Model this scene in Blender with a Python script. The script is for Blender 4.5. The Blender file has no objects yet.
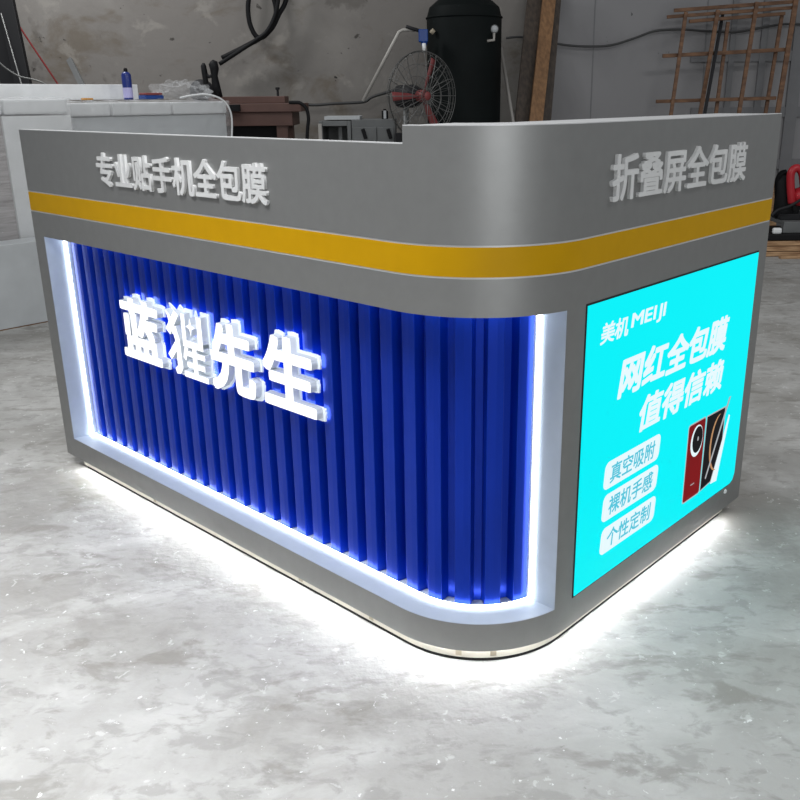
import bpy, bmesh, math, random
from mathutils import Vector, Matrix
random.seed(4)
sc = bpy.context.scene
col = sc.collection
PI = math.pi

# ------------------------------------------------------------------ camera
CAM = Vector((0.994149, -1.277595, 1.271418))
YAW, PITCH, ROLL = math.radians(42.7519), math.radians(-18.5053), math.radians(-0.5732)
FPX, PPX, PPY = 868.9582, 428.1491, 388.9162
Fw = Vector((-math.sin(YAW)*math.cos(PITCH), math.cos(YAW)*math.cos(PITCH), math.sin(PITCH)))
R0 = Vector((math.cos(YAW), math.sin(YAW), 0))
U0 = R0.cross(Fw)
Rr = R0*math.cos(ROLL)+U0*math.sin(ROLL)
Uu = -R0*math.sin(ROLL)+U0*math.cos(ROLL)
HD = Vector((-math.sin(YAW), math.cos(YAW), 0))
cd = bpy.data.cameras.new('camera'); cam = bpy.data.objects.new('camera', cd); col.objects.link(cam)
m = Matrix.Identity(4)
for i in range(3):
    m[i][0], m[i][1], m[i][2], m[i][3] = Rr[i], Uu[i], -Fw[i], CAM[i]
cam.matrix_world = m
cd.sensor_width = 36; cd.lens = FPX/800*36
cd.shift_x = (400-PPX)/800; cd.shift_y = (PPY-400)/800
cd.clip_start = .02; cd.clip_end = 60
sc.camera = cam

def ray(u, v): return Fw+Rr*((u-PPX)/FPX)-Uu*((v-PPY)/FPX)
def at(u, v, dist):                       # world point seen there at this horizontal distance
    d = ray(u, v); return CAM+d*(dist/d.dot(HD))
def onx(u, v, x):
    d = ray(u, v); return CAM+d*((x-CAM.x)/d.x)
# background frame: origin below the camera, x right, y away, z up
def loc(p): q = Vector(p)-CAM; return Vector((q.dot(R0), q.dot(HD), p[2]))
def P(u, v, dist): return loc(at(u, v, dist))

# ------------------------------------------------------------------ materials
def nt(name):
    mt = bpy.data.materials.new(name); mt.use_nodes = True
    n = mt.node_tree; b = n.nodes['Principled BSDF']; return mt, n, b
def mat(name, c, rough=.5, metal=0, var=.06, scale=8, bump=0, emit=None, es=0, trans=0, coat=0, spec=None, alpha=None):
    mt, n, b = nt(name)
    b.inputs['Roughness'].default_value = rough; b.inputs['Metallic'].default_value = metal
    if coat: b.inputs['Coat Weight'].default_value = coat; b.inputs['Coat Roughness'].default_value = .15
    if spec is not None: b.inputs['Specular IOR Level'].default_value = spec
    if trans: b.inputs['Transmission Weight'].default_value = trans
    if alpha is not None: b.inputs['Alpha'].default_value = alpha
    tc = n.nodes.new('ShaderNodeTexCoord'); nz = n.nodes.new('ShaderNodeTexNoise')
    nz.inputs['Scale'].default_value = scale; nz.inputs['Detail'].default_value = 5
    n.links.new(tc.outputs['Object'], nz.inputs['Vector'])
    cr = n.nodes.new('ShaderNodeValToRGB')
    cr.color_ramp.elements[0].position = .3; cr.color_ramp.elements[1].position = .7
    cr.color_ramp.elements[0].color = tuple(max(0, x*(1-var)) for x in c)+(1,)
    cr.color_ramp.elements[1].color = tuple(min(1, x*(1+var)) for x in c)+(1,)
    n.links.new(nz.outputs['Fac'], cr.inputs['Fac']); n.links.new(cr.outputs['Color'], b.inputs['Base Color'])
    if bump:
        bp = n.nodes.new('ShaderNodeBump'); bp.inputs['Strength'].default_value = bump; bp.inputs['Distance'].default_value = .01
        n.links.new(nz.outputs['Fac'], bp.inputs['Height']); n.links.new(bp.outputs['Normal'], b.inputs['Normal'])
    if emit:
        b.inputs['Emission Color'].default_value = tuple(emit)+(1,); b.inputs['Emission Strength'].default_value = es
    return mt

def wood(name, a, c, scale=(1, 1, 12), rough=.6):
    mt, n, b = nt(name); b.inputs['Roughness'].default_value = rough
    tc = n.nodes.new('ShaderNodeTexCoord'); mp = n.nodes.new('ShaderNodeMapping'); mp.inputs['Scale'].default_value = scale
    nz = n.nodes.new('ShaderNodeTexNoise'); nz.inputs['Scale'].default_value = 5; nz.inputs['Detail'].default_value = 6
    cr = n.nodes.new('ShaderNodeValToRGB'); cr.color_ramp.elements[0].color = a+(1,); cr.color_ramp.elements[1].color = c+(1,)
    cr.color_ramp.elements[0].position = .35; cr.color_ramp.elements[1].position = .65
    n.links.new(tc.outputs['Object'], mp.inputs['Vector']); n.links.new(mp.outputs['Vector'], nz.inputs['Vector'])
    n.links.new(nz.outputs['Fac'], cr.inputs['Fac']); n.links.new(cr.outputs['Color'], b.inputs['Base Color'])
    return mt

def layered(name, base, layers, rough=.7, bump=.3, bscale=6, spec=.3):
    """base colour with blotchy layers: (colour, noise scale, stretch, threshold, softness, strength)"""
    mt, n, b = nt(name); b.inputs['Roughness'].default_value = rough; b.inputs['Specular IOR Level'].default_value = spec
    tc = n.nodes.new('ShaderNodeTexCoord')
    rgb = n.nodes.new('ShaderNodeRGB'); rgb.outputs[0].default_value = tuple(base)+(1,); cur = rgb.outputs[0]
    for i, (c, s, st, th, so, w) in enumerate(layers):
        mp = n.nodes.new('ShaderNodeMapping'); mp.inputs['Scale'].default_value = st; mp.inputs['Location'].default_value = (3.1*i, 1.7*i, 2.3*i)
        nz = n.nodes.new('ShaderNodeTexNoise'); nz.inputs['Scale'].default_value = s; nz.inputs['Detail'].default_value = 8
        nz.inputs['Roughness'].default_value = .62; nz.inputs['Distortion'].default_value = .4
        mr = n.nodes.new('ShaderNodeMapRange'); mr.inputs['From Min'].default_value = th; mr.inputs['From Max'].default_value = th+so
        mr.inputs['To Max'].default_value = w
        mx = n.nodes.new('ShaderNodeMix'); mx.data_type = 'RGBA'; mx.inputs['B'].default_value = tuple(c)+(1,)
        n.links.new(tc.outputs['Object'], mp.inputs['Vector']); n.links.new(mp.outputs['Vector'], nz.inputs['Vector'])
        n.links.new(nz.outputs['Fac'], mr.inputs['Value']); n.links.new(mr.outputs['Result'], mx.inputs['Factor'])
        n.links.new(cur, mx.inputs['A']); cur = mx.outputs['Result']
    n.links.new(cur, b.inputs['Base Color'])
    nb = n.nodes.new('ShaderNodeTexNoise'); nb.inputs['Scale'].default_value = bscale; nb.inputs['Detail'].default_value = 9
    n.links.new(tc.outputs['Object'], nb.inputs['Vector'])
    bp = n.nodes.new('ShaderNodeBump'); bp.inputs['Strength'].default_value = bump; bp.inputs['Distance'].default_value = .01
    n.links.new(nb.outputs['Fac'], bp.inputs['Height']); n.links.new(bp.outputs['Normal'], b.inputs['Normal'])
    return mt

def emis(name, c, s, grad=None):
    mt, n, b = nt(name); b.inputs['Base Color'].default_value = (.0, .0, .0, 1) if s < 3 else (.8, .8, .8, 1)
    b.inputs['Emission Color'].default_value = tuple(c)+(1,); b.inputs['Emission Strength'].default_value = s
    b.inputs['Roughness'].default_value = .6; b.inputs['Specular IOR Level'].default_value = .08
    if grad:
        tc = n.nodes.new('ShaderNodeTexCoord'); nz = n.nodes.new('ShaderNodeTexNoise'); nz.inputs['Scale'].default_value = 1.2
        cr = n.nodes.new('ShaderNodeValToRGB'); cr.color_ramp.elements[0].color = tuple(c)+(1,); cr.color_ramp.elements[1].color = tuple(grad)+(1,)
        n.links.new(tc.outputs['Object'], nz.inputs['Vector']); n.links.new(nz.outputs['Fac'], cr.inputs['Fac'])
        n.links.new(cr.outputs['Color'], b.inputs['Emission Color'])
    return mt

M = dict(
    silver=mat('silver_panel', (.265, .265, .26), .43, .6, .03, 30),
    yellow=mat('yellow_panel', (.47, .255, .0), .5, .0, .03, 20, spec=.15),
    edge=mat('pale_edge', (.62, .62, .62), .4, .3),
    jamb=mat('silver_lining', (.36, .41, .48), .5, .0, .03, 30),
    blue=mat('blue_sheet', (.001, .030, .38), .34, .5, .08, 4, coat=.06, spec=.3),
    led=emis('white_led', (.85, .93, 1), 8),
    tape=emis('underglow_led', (.93, .96, 1), 70),
    face=emis('letter_face', (.97, .985, 1), 1.4),
    back=emis('letter_halo', (.70, .85, 1), 6),
    side=mat('letter_side', (.50, .53, .57), .6, 0, .02, emit=(.7, .8, .9), es=.10),
    plate=mat('clear_white_plate', (.75, .8, .85), .25, 0, .02, emit=(.8, .9, 1), es=.25),
    cyan=emis('cyan_backlight', (0.0, .86, .93), 1.0, (0.0, .91, .97)),
    scr_white=emis('screen_white', (.80, .95, .99), 1.0),
    scr_cyan=emis('screen_cyan_print', (.08, .56, .72), 1.0),
    scr_red=emis('screen_red', (.30, .008, .010), 1.0, (.13, .006, .008)),
    scr_black=emis('screen_black', (.008, .008, .010), 1.0),
    scr_grey=emis('screen_grey', (.42, .44, .46), 1.0),
    scr_gold=emis('screen_gold', (.50, .27, .13), 1.0),
    black=mat('black_rubber', (.008, .008, .009), .6, spec=.2),
    gap=mat('black_gap', (.006, .006, .006), .8),
    kick=mat('cream_toe_kick', (.62, .58, .50), .5, 0, .1, 9),
    signw=mat('sign_letter_white', (.58, .58, .575), .5, .0),
    white=mat('white_board', (.80, .81, .81), .5),
    foam=mat('white_foam', (.70, .71, .71), .55, 0, .05, 10, .2),
    offwhite=mat('grey_white_board', (.50, .52, .53), .5),
    dirty=wood('wrapped_wood', (.22, .19, .18), (.40, .37, .36), (1, 1, 14)),
    tan=mat('tan_padding', (.42, .36, .27), .8, 0, .2, 20),
    brown=mat('red_brown_paint', (.115, .060, .048), .55, 0, .18, 5, .2),
    dark=mat('dark_grey', (.018, .018, .02), .6, spec=.25),
    steel=mat('grey_steel', (.15, .155, .155), .5, .2, .1),
    tank=mat('dark_green_tank', (.004, .006, .006), .6, .0, .3, 3, spec=.12),
    rust=wood('worn_pale_paint', (.10, .06, .04), (.3, .28, .25), (3, 3, 3)),
    red=mat('red_plastic', (.42, .012, .022), .4),
    redblade=mat('red_blade', (.22, .045, .045), .5),
    wire=mat('wire_grey', (.16, .16, .155), .4, .4),
    bluep=mat('blue_plastic', (.008, .05, .24), .35),
    cable=mat('grey_cable', (.05, .05, .05), .6),
    pipe=mat('pale_pipe', (.42, .40, .37), .5, .1),
    redcable=mat('red_cable', (.20, .012, .012), .5),
    lattice=wood('brown_batten', (.10, .045, .02), (.20, .10, .048), (2, 2, 6)),
    plank=wood('light_brown_plank', (.17, .085, .035), (.27, .14, .06), (9, 9, 1)),
    plankd=wood('dark_brown_plank', (.035, .025, .018), (.07, .05, .036), (9, 9, 1)),
    ply=wood('orange_plywood', (.25, .13, .06), (.62, .40, .22), (1, 2, 12)),
    navy=mat('navy_label', (.012, .03, .20), .3),
    lilac=mat('lilac_label', (.48, .46, .75), .35),
    orange=mat('orange_tape', (.6, .28, .05), .5),
)
# crinkled transparent plastic film
def film():
    mt, n, b = nt('plastic_film')
    b.inputs['Base Color'].default_value = (.8, .81, .82, 1); b.inputs['Roughness'].default_value = .08
    b.inputs['Alpha'].default_value = .14
    tc = n.nodes.new('ShaderNodeTexCoord'); nz = n.nodes.new('ShaderNodeTexNoise'); nz.inputs['Scale'].default_value = 5; nz.inputs['Detail'].default_value = 2.5
    nz.inputs['Distortion'].default_value = 2.5
    bp = n.nodes.new('ShaderNodeBump'); bp.inputs['Strength'].default_value = 1; bp.inputs['Distance'].default_value = .03
    n.links.new(tc.outputs['Object'], nz.inputs['Vector']); n.links.new(nz.outputs['Fac'], bp.inputs['Height']); n.links.new(bp.outputs['Normal'], b.inputs['Normal'])
    return mt
M['film'] = film()
M['floor'] = layered('worn_concrete', (.36, .355, .34), [
    ((.22, .21, .19), 1.3, (1, 1, 1), .47, .15, .7),
    ((.47, .465, .45), 3.0, (1, 1.5, 1), .50, .14, .6),
    ((.15, .14, .12), 4.5, (1, 2.0, 1), .57, .07, .5),
    ((.22, .215, .20), 14, (1, 1.6, 1), .52, .10, .5),
    ((.60, .60, .59), 24, (1, 1, 1), .63, .03, .4),
    ((.75, .75, .74), 45, (1, 1, 1), .67, .02, .7),
    ((.10, .095, .09), 26, (1, 1, 1), .70, .03, .5)], .62, .35, 45)
M['wall'] = layered('stained_plaster', (.215, .20, .185), [
    ((.27, .255, .235), 1.0, (1, 1, 1), .5, .15, .7),
    ((.12, .09, .055), 1.6, (1, 1, 1.6), .54, .10, .5),
    ((.33, .31, .28), 3.5, (1, 1, 1), .57, .08, .55), ((.09, .08, .07), 2.6, (1, 1, 1), .60, .06, .5),
    ((.045, .04, .035), 6, (1, 1, 1.5), .67, .03, .8),
    ((.02, .02, .02), 8, (1, 1, 1), .69, .015, .9)], .85, .5, 9)
M['board'] = layered('grey_wall_board', (.27, .265, .27), [
    ((.215, .21, .215), 1.3, (1, 1, .6), .5, .2, .6),
    ((.05, .05, .05), 9, (1, 1, 1), .70, .01, .8)], .7, .12, 5)
M['frame'] = mat('grey_frame_and_shade', (.17, .17, .176), .6)

# ------------------------------------------------------------------ mesh helpers
def link(name, bm, mats, parent=None, smooth=False, bevel=0, off=None):
    bmesh.ops.recalc_face_normals(bm, faces=bm.faces)
    me = bpy.data.meshes.new(name); bm.to_mesh(me); bm.free()
    return link_me(name, me, mats, parent, smooth, bevel)
def link_me(name, me, mats, parent=None, smooth=False, bevel=0):
    o = bpy.data.objects.new(name, me); col.objects.link(o)
    for k in (mats if isinstance(mats, (list, tuple)) else [mats]):
        me.materials.append(M[k])
    if smooth:
        for p in me.polygons: p.use_smooth = True
    if parent: o.parent = parent
    if bevel:
        b = o.modifiers.new('bevel', 'BEVEL'); b.width = bevel; b.segments = 2; b.limit_method = 'ANGLE'
    return o
def tag(o, label, cat, group=None, kind=None):
    o['label'] = label; o['category'] = cat
    if group: o['group'] = group
    if kind: o['kind'] = kind
    return o
def thing(name, label, cat, l=(0, 0, 0), rz=0, group=None):
    o = bpy.data.objects.new(name, None); col.objects.link(o); o.location = l; o.rotation_euler = (0, 0, rz)
    o.empty_display_size = .1
    return tag(o, label, cat, group)
def struct(name, bm, k, bevel=0):
    o = link(name, bm, k, None, False, bevel); o['kind'] = 'structure'; return o
def box(bm, x0, x1, y0, y1, z0, z1, mi=0):
    vs = [bm.verts.new((x, y, z)) for x in (x0, x1) for y in (y0, y1) for z in (z0, z1)]
    for f in ((0, 1, 3, 2), (4, 6, 7, 5), (0, 4, 5, 1), (2, 3, 7, 6), (0, 2, 6, 4), (1, 5, 7, 3)):
        bm.faces.new([vs[i] for i in f]).material_index = mi
    return vs
def bx(*a): bm = bmesh.new(); box(bm, *a); return bm
def bar(bm, a, b, w, h, up=Vector((0, 0, 1)), mi=0):
    a = Vector(a); b = Vector(b); d = (b-a).normalized(); s = d.cross(up).normalized(); t = s.cross(d).normalized()
    vs = []
    for p in (a, b):
        for i, j in ((-1, -1), (1, -1), (1, 1), (-1, 1)):
            vs.append(bm.verts.new(p+s*(w/2*i)+t*(h/2*j)))
    for f in ((0, 1, 2, 3), (4, 7, 6, 5), (0, 4, 5, 1), (1, 5, 6, 2), (2, 6, 7, 3), (3, 7, 4, 0)):
        bm.faces.new([vs[i] for i in f]).material_index = mi
def smoothpts(pts, n=8):
    pts = [Vector(p) for p in pts]; out = []
    for i in range(len(pts)-1):
        p0 = pts[max(0, i-1)]; p1 = pts[i]; p2 = pts[i+1]; p3 = pts[min(len(pts)-1, i+2)]
        for k in range(n):
            t = k/n
            out.append(.5*((2*p1)+(p2-p0)*t+(2*p0-5*p1+4*p2-p3)*t*t+(3*p1-p0-3*p2+p3)*t**3))
    out.append(pts[-1]); return out
def tube(bm, pts, r, n=8, cap=True, smooth=0, closed=False):
    if smooth: pts = smoothpts(pts, smooth)
    pts = [Vector(p) for p in pts]; rings = []
    prev = None; N = len(pts)
    for i, p in enumerate(pts):
        if closed: d = pts[(i+1) % N]-pts[i-1]
        else: d = (pts[min(N-1, i+1)]-pts[max(0, i-1)])
        d.normalize()
        if prev is None:
            a = Vector((0, 0, 1)) if abs(d.z) < .9 else Vector((1, 0, 0))
            s = d.cross(a).normalized()
        else:
            s = (prev-d*prev.dot(d)).normalized()
        prev = s; t = d.cross(s)
        rr = r[i] if isinstance(r, (list, tuple)) else r
        rings.append([bm.verts.new(p+(s*math.cos(2*PI*k/n)+t*math.sin(2*PI*k/n))*rr) for k in range(n)])
    for i in range(N if closed else N-1):
        A = rings[i]; B = rings[(i+1) % N]
        for k in range(n): bm.faces.new((A[k], A[(k+1) % n], B[(k+1) % n], B[k]))
    if cap and not closed:
        bm.faces.new(rings[0][::-1]); bm.faces.new(rings[-1])
def lathe(bm, prof, c=(0, 0, 0), n=32, mi=0):
    c = Vector(c); rings = []
    for r, z in prof:
        rings.append([bm.verts.new(c+Vector((max(r, 1e-4)*math.cos(2*PI*k/n), max(r, 1e-4)*math.sin(2*PI*k/n), z))) for k in range(n)])
    for A, B in zip(rings, rings[1:]):
        for k in range(n): bm.faces.new((A[k], A[(k+1) % n], B[(k+1) % n], B[k])).material_index = mi
    bm.faces.new(rings[0][::-1]).material_index = mi; bm.faces.new(rings[-1]).material_index = mi

# ------------------------------------------------------------------ the counter: a front, a rounded corner, a right side
L, D, R = 2.001, 1.2655, .2848
HT, H1 = 1.2202, 1.1855
YT, YB, OT, OB, ZB = .9895, .9252, .8439, .1158, .0435
XS = -.2515
OL, OY = 1.9325, .2378
LA = R*PI/2
def path(s, o):           # s along the outer face from the left end; o inward
    a = L-R
    if s <= a: return Vector((-L+s, o, 0))
    if s <= a+LA:
        t = (s-a)/R; return Vector((-R+(R-o)*math.sin(t), R-(R-o)*math.cos(t), 0))
    return Vector((-o, R+(s-a-LA), 0))
SEND = L-R+LA+D-R
def s_of_x(x): return x+L if x <= -R else L-R+R*math.asin((x+R)/R)
SOY = L-R+R*math.acos((R-OY)/R)
SXS = s_of_x(XS)
def samples(s0, s1):
    c0, c1 = L-R, L-R+LA
    ss = {s0, s1}
    for k in range(33):
        t = c0+LA*k/32
        if s0 < t < s1: ss.add(t)
    return sorted(ss)
def strip(bm, s0, s1, z0, z1, o0, o1, mi=0):
    ring = []
    for s in samples(s0, s1):
        a = path(s, o0); b = path(s, o1)
        ring.append([bm.verts.new((a.x, a.y, z0)), bm.verts.new((a.x, a.y, z1)), bm.verts.new((b.x, b.y, z1)), bm.verts.new((b.x, b.y, z0))])
    for A, B in zip(ring, ring[1:]):
        for k in range(4): bm.faces.new((A[k], B[k], B[(k+1) % 4], A[(k+1) % 4])).material_index = mi
    bm.faces.new(ring[0]).material_index = mi; bm.faces.new(ring[-1][::-1]).material_index = mi
def smooth_by_angle(o):
    me = o.data
    for p in me.polygons: p.use_smooth = True
    me.set_sharp_from_angle(angle=math.radians(30))
    return o

ctr = thing('service_counter', 'long silver grey counter with yellow stripe, glowing blue ribbed front and cyan screen', 'counter')
bm = bmesh.new()
strip(bm, 0, SXS, YT+.002, H1, 0, .02)
strip(bm, SXS, SEND, YT+.002, HT, 0, .02)
smooth_by_angle(link('fascia_panel', bm, 'silver', ctr))
bm = bmesh.new(); strip(bm, 0, SEND, YB+.002, YT-.002, 0, .02)
o = smooth_by_angle(link('yellow_stripe', bm, 'yellow', ctr)); o['label'] = 'yellow band around the counter'
bm = bmesh.new()
strip(bm, 0, SEND, YT-.002, YT+.002, .0015, .018); strip(bm, 0, SEND, YB-.002, YB+.002, .0015, .018)
smooth_by_angle(link('stripe_joint', bm, 'edge', ctr))
bm = bmesh.new()
strip(bm, 0, SEND, OT, YB-.002, 0, .02)
strip(bm, 0, SEND, ZB, OB, 0, .02)
strip(bm, 0, L-OL, OB, OT, 0, .02)
strip(bm, SOY, SEND, OB, OT, 0, .02)
smooth_by_angle(link('body_panel', bm, 'silver', ctr))
bm = bmesh.new()
strip(bm, SXS, SEND, HT-.012, HT+.0008, .0205, .185); strip(bm, SXS, SEND, HT+.0001, HT+.002, .001, .0204)
strip(bm, 0, SXS-.001, H1+.0001, H1+.002, .001, .02)
smooth_by_angle(link('top_ledge', bm, 'edge', ctr))
bm = bmesh.new()
strip(bm, .02, SEND-.02, .005+ZB, 1.0, .185, .20); strip(bm, SXS+.01, SEND-.02, 1.001, HT-.014, .17, .185)
smooth_by_angle(link('inner_panel', bm, 'silver', ctr)).hide_render = False
link('end_panel', bx(-L, -L+.018, .0205, .56, ZB, .99), 'silver', ctr, False, .002)
link('end_panel', bx(-.55, -.0205, D-.018, D-.001, ZB, .99), 'silver', ctr, False, .002)
bm = bmesh.new(); box(bm, -L+.02, -.2, .205, .56, .74, .765); box(bm, -.55, -.205, .56, D-.02, .74, .765)
link('worktop', bm, 'white', ctr, False, .002)
bm = bmesh.new(); strip(bm, .02, SEND-.01, ZB+.001, ZB+.012, .021, .5)
bm.free()
bm = bmesh.new(); box(bm, -L+.03, -.25, .3, .54, ZB, ZB+.015); box(bm, -.53, -.25, .54, D-.03, ZB, ZB+.015)
link('base_board', bm, 'silver', ctr)
# toe kick, glowing LED tape tucked under the lip, black strip for the dark gap below
bm = bmesh.new(); strip(bm, .07, SEND-.06, .009, ZB, .024, .05)
o = smooth_by_angle(link('toe_kick', bm, 'kick', ctr)); o['label'] = 'cream recessed toe kick'
bm = bmesh.new(); strip(bm, .08, SEND-.10, .0345, .0425, .0215, .024)
smooth_by_angle(link('underglow_tape', bm, 'tape', ctr))
bm = bmesh.new(); strip(bm, .09, SEND-.08, 0.0, .009, .026, .06)  # black strip stands in for the shaded gap under the toe kick
smooth_by_angle(link('toe_gap_shade', bm, 'gap', ctr))

for sx_ in (.55, 1.30, 1.58, 1.86, 1.95):
    bm = bmesh.new(); strip(bm, sx_, sx_+.016, .014, .034, .0225, .0238); link('tan_sticker', bm, 'tan', ctr)
# recess: lining, led strip, ribbed blue sheet
DEP = .112
bm = bmesh.new()
s0, s1 = L-OL, SOY
strip(bm, s0, s1, OB-.01, OB+.0006, .0012, DEP+.004)
strip(bm, s0, s1, OT-.0006, OT+.01, .0012, DEP+.004)
box(bm, -OL-.01, -OL+.0006, .0012, DEP+.004, OB, OT)
box(bm, -.125, -.0050, OY-.0006, OY+.01, OB, OT)
smooth_by_angle(link('recess_lining', bm, 'jamb', ctr))
bm = bmesh.new()
la, lb = .064, .073
strip(bm, s0, s1, OB, OB+.007, la, lb)
strip(bm, s0, s1, OT-.007, OT, la, lb)
box(bm, -OL, -OL+.007, la, lb, OB, OT)
box(bm, -.077, -.067, OY-.007, OY, OB, OT)
o = smooth_by_angle(link('led_strip', bm, 'led', ctr)); o['label'] = 'glowing white light strip around the recess'
# ribbed sheet: trapezoid ribs along an inset path
FO, BO = .080, .106
def ipath(s, o):          # like path() but measured along the sheet
    a = OL-R; r = R-FO
    if s <= a: return Vector((-OL+s, o, 0))
    t = (s-a)/r; return Vector((-R+(R-o)*math.sin(t), R-(R-o)*math.cos(t), 0))
SEI = OL-R+(R-FO)*math.acos((R-OY)/(R-FO))
pitch = .0705; nr = round(SEI/pitch); pitch = SEI/nr
prof = []
for i in range(nr):
    b = i*pitch
    prof += [(b, BO), (b+.025, BO), (b+.031, FO), (b+.050, FO), (b+.0645, FO)]
prof.append((SEI, BO))
bm = bmesh.new(); prev = None
for s, o_ in prof:
    a = ipath(s, o_); va = bm.verts.new((a.x, a.y, OB+.001)); vb = bm.verts.new((a.x, a.y, OT-.001))
    if prev: bm.faces.new((prev[0], va, vb, prev[1]))
    prev = (va, vb)
o = link('ribbed_panel', bm, 'blue', ctr); o['label'] = 'deep blue vertically ribbed metal sheet'
so = o.modifiers.new('thick', 'SOLIDIFY'); so.thickness = .003; so.offset = -1
bv = o.modifiers.new('bevel', 'BEVEL'); bv.width = .0015; bv.segments = 2

# ------------------------------------------------------------------ lettering
def glyph(ch, bold, ext):
    cu = bpy.data.curves.new('t', 'FONT'); cu.body = ch; cu.size = 1; cu.offset = bold; cu.extrude = ext
    cu.resolution_u = 4
    ob = bpy.data.objects.new('t', cu); col.objects.link(ob)
    dg = bpy.context.evaluated_depsgraph_get(); me = bpy.data.meshes.new_from_object(ob.evaluated_get(dg))
    bpy.data.objects.remove(ob); bpy.data.curves.remove(cu)
    return me
def fat(ch, b):
    me = glyph(ch, 0, .5)
    if not b: return me
    bm = bmesh.new(); k = 0
    for r_ in (b, b*.5):
        for i in range(8):
            t = PI/4*i; n0 = len(bm.verts); bm.from_mesh(me); bm.verts.ensure_lookup_table()
            q = max(abs(math.cos(t)), abs(math.sin(t)))
            for v in list(bm.verts)[n0:]:
                v.co += Vector((r_*math.cos(t)/q*(1 if i % 2 == 0 else .85), r_*math.sin(t)/q*(1 if i % 2 == 0 else .85), 0)); v.co.z *= (1-.0012*k)
            k += 1
    bm.to_mesh(me); bm.free(); return me
def line(txt, bold, rect, fn, depth, adv=1.0, latin=.62, shear=0, splits=None):
    """glyph meshes of a line laid in rect=(a0,a1,b0,b1); fn(a,b,c)->world, c outward from 0 to depth"""
    gs = []; x = 0; base = []
    for ch in txt:
        if ch == ' ': x += .3; continue
        me = fat(ch, bold); w = adv if ord(ch) > 255 else None
        xs = [v.co.x for v in me.vertices]
        if w is None:
            w = (max(xs)-min(xs))+.09; shift = x-min(xs)+.045
        else: shift = x
        gs.append(me); base.append(shift); x += w
    X = [v.co.x+b for g, b in zip(gs, base) for v in g.vertices]; Y = [v.co.y for g in gs for v in g.vertices]
    x0, x1, y0, y1 = min(X), max(X), min(Y), max(Y); a0, a1, b0, b1 = rect
    for g, b in zip(gs, base):
        for v in g.vertices:
            bb = b0+(v.co.y-y0)/(y1-y0)*(b1-b0)
            aa = a0+(v.co.x+b-x0)/(x1-x0)*(a1-a0)+shear*(bb-b0)
            v.co = fn(aa, bb, (v.co.z+.5)*depth)
    return gs
def fixn(me, flip=False):
    bm = bmesh.new(); bm.from_mesh(me); bmesh.ops.recalc_face_normals(bm, faces=bm.faces); bm.to_mesh(me); bm.free()
def join(gs, name):
    bm = bmesh.new()
    for g in gs: bm.from_mesh(g)
    me = bpy.data.meshes.new(name); bm.to_mesh(me); bm.free(); return me
fr = lambda a, b, c: Vector((a, -c, b))
rt = lambda a, b, c: Vector((c, a, b))
for g in line('专业贴手机全包膜', .020, (-1.494, -.688, 1.035, 1.132), fr, .008):
    o = link_me('sign_letter', g, 'signw', ctr); o['label'] = 'raised pale character on the front fascia'
for g in line('折叠屏全包膜', .020, (.370, 1.042, 1.056, 1.156), rt, .008):
    o = link_me('sign_letter', g, 'signw', ctr); o['label'] = 'raised pale character on the side fascia'

# four thick lit channel letters with a wider pale plate behind each
def by_normal(me, front_y):
    for p in me.polygons:
        p.material_index = 1 if abs(p.normal.y) < .7 else (0 if p.center.y < front_y else 2)
YF, YP, YK = .045, .065, .071
def channel(gface, gplate):
    fixn(gface); fixn(gplate)
    o = link_me('channel_letter', gface, ['face', 'side', 'side'], ctr); o['label'] = 'thick glowing white character'
    by_normal(gface, (YF+YP)/2)
    q = link_me('backing_plate', gplate, ['plate', 'plate', 'back'], o); by_normal(gplate, (YP+YK)/2)
cells = {'蓝': (-1.562, -1.335, .492, .690), '先': (-1.070, -.862, .488, .692), '生': (-.826, -.612, .500, .699)}
for ch, (a0, a1, b0, b1) in cells.items():
    gf = line(ch, .036, (a0, a1, b0, b1), lambda a, b, c: Vector((a, YP-c, b)), YP-YF)[0]
    e = .009
    gp = line(ch, .048, (a0-e, a1+e, b0-e, b1+e), lambda a, b, c: Vector((a, YK-c, b)), YK-YP-.0005)[0]
    channel(gf, gp)
# second character drawn by hand: its upper right part is an open box holding a small four-pointed star
def polys_mesh(polys, y0, y1, grow=0):
    bm = bmesh.new()
    for k, pl in enumerate(polys):
        cx = sum(p[0] for p in pl)/len(pl); cz = sum(p[1] for p in pl)/len(pl); q = []
        if grow:
            n = len(pl)
            for i in range(n):
                p = Vector(pl[i]); a = (Vector(pl[i])-Vector(pl[i-1])).normalized(); b = (Vector(pl[(i+1) % n])-p).normalized()
                na = Vector((a.y, -a.x)); nb = Vector((b.y, -b.x)); mm = (na+nb)
                mm = mm.normalized()*min(2.0, 1/max(.3, mm.normalized().dot(na)))
                s = 1 if (sum((pl[j][0]*pl[(j+1) % n][1]-pl[(j+1) % n][0]*pl[j][1]) for j in range(n)) > 0) else -1
                q.append(p+mm*grow*s)
        else: q = [Vector(p) for p in pl]
        dy = .0001*k
        F = [bm.verts.new((p.x, y0+dy, p.y)) for p in q]; B = [bm.verts.new((p.x, y1, p.y)) for p in q]
        bm.faces.new(F); bm.faces.new(B[::-1])
        for i in range(len(q)): bm.faces.new((F[i], B[i], B[(i+1) % len(q)], F[(i+1) % len(q)]))
    bmesh.ops.recalc_face_normals(bm, faces=bm.faces)
    me = bpy.data.meshes.new('x'); bm.to_mesh(me); bm.free(); return me
def Q(a, b): return (-1.300+a*.200, .492+b*.198)
def rc(x0, x1, y0, y1): return [Q(x0, y0), Q(x1, y0), Q(x1, y1), Q(x0, y1)]
star = []
for k in range(8):
    rr = (.13, .045)[k % 2]; t = k*PI/4+PI/2; star.append(Q(.69+rr*.9*math.cos(t), .80+rr*1.1*math.sin(t)))
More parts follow.
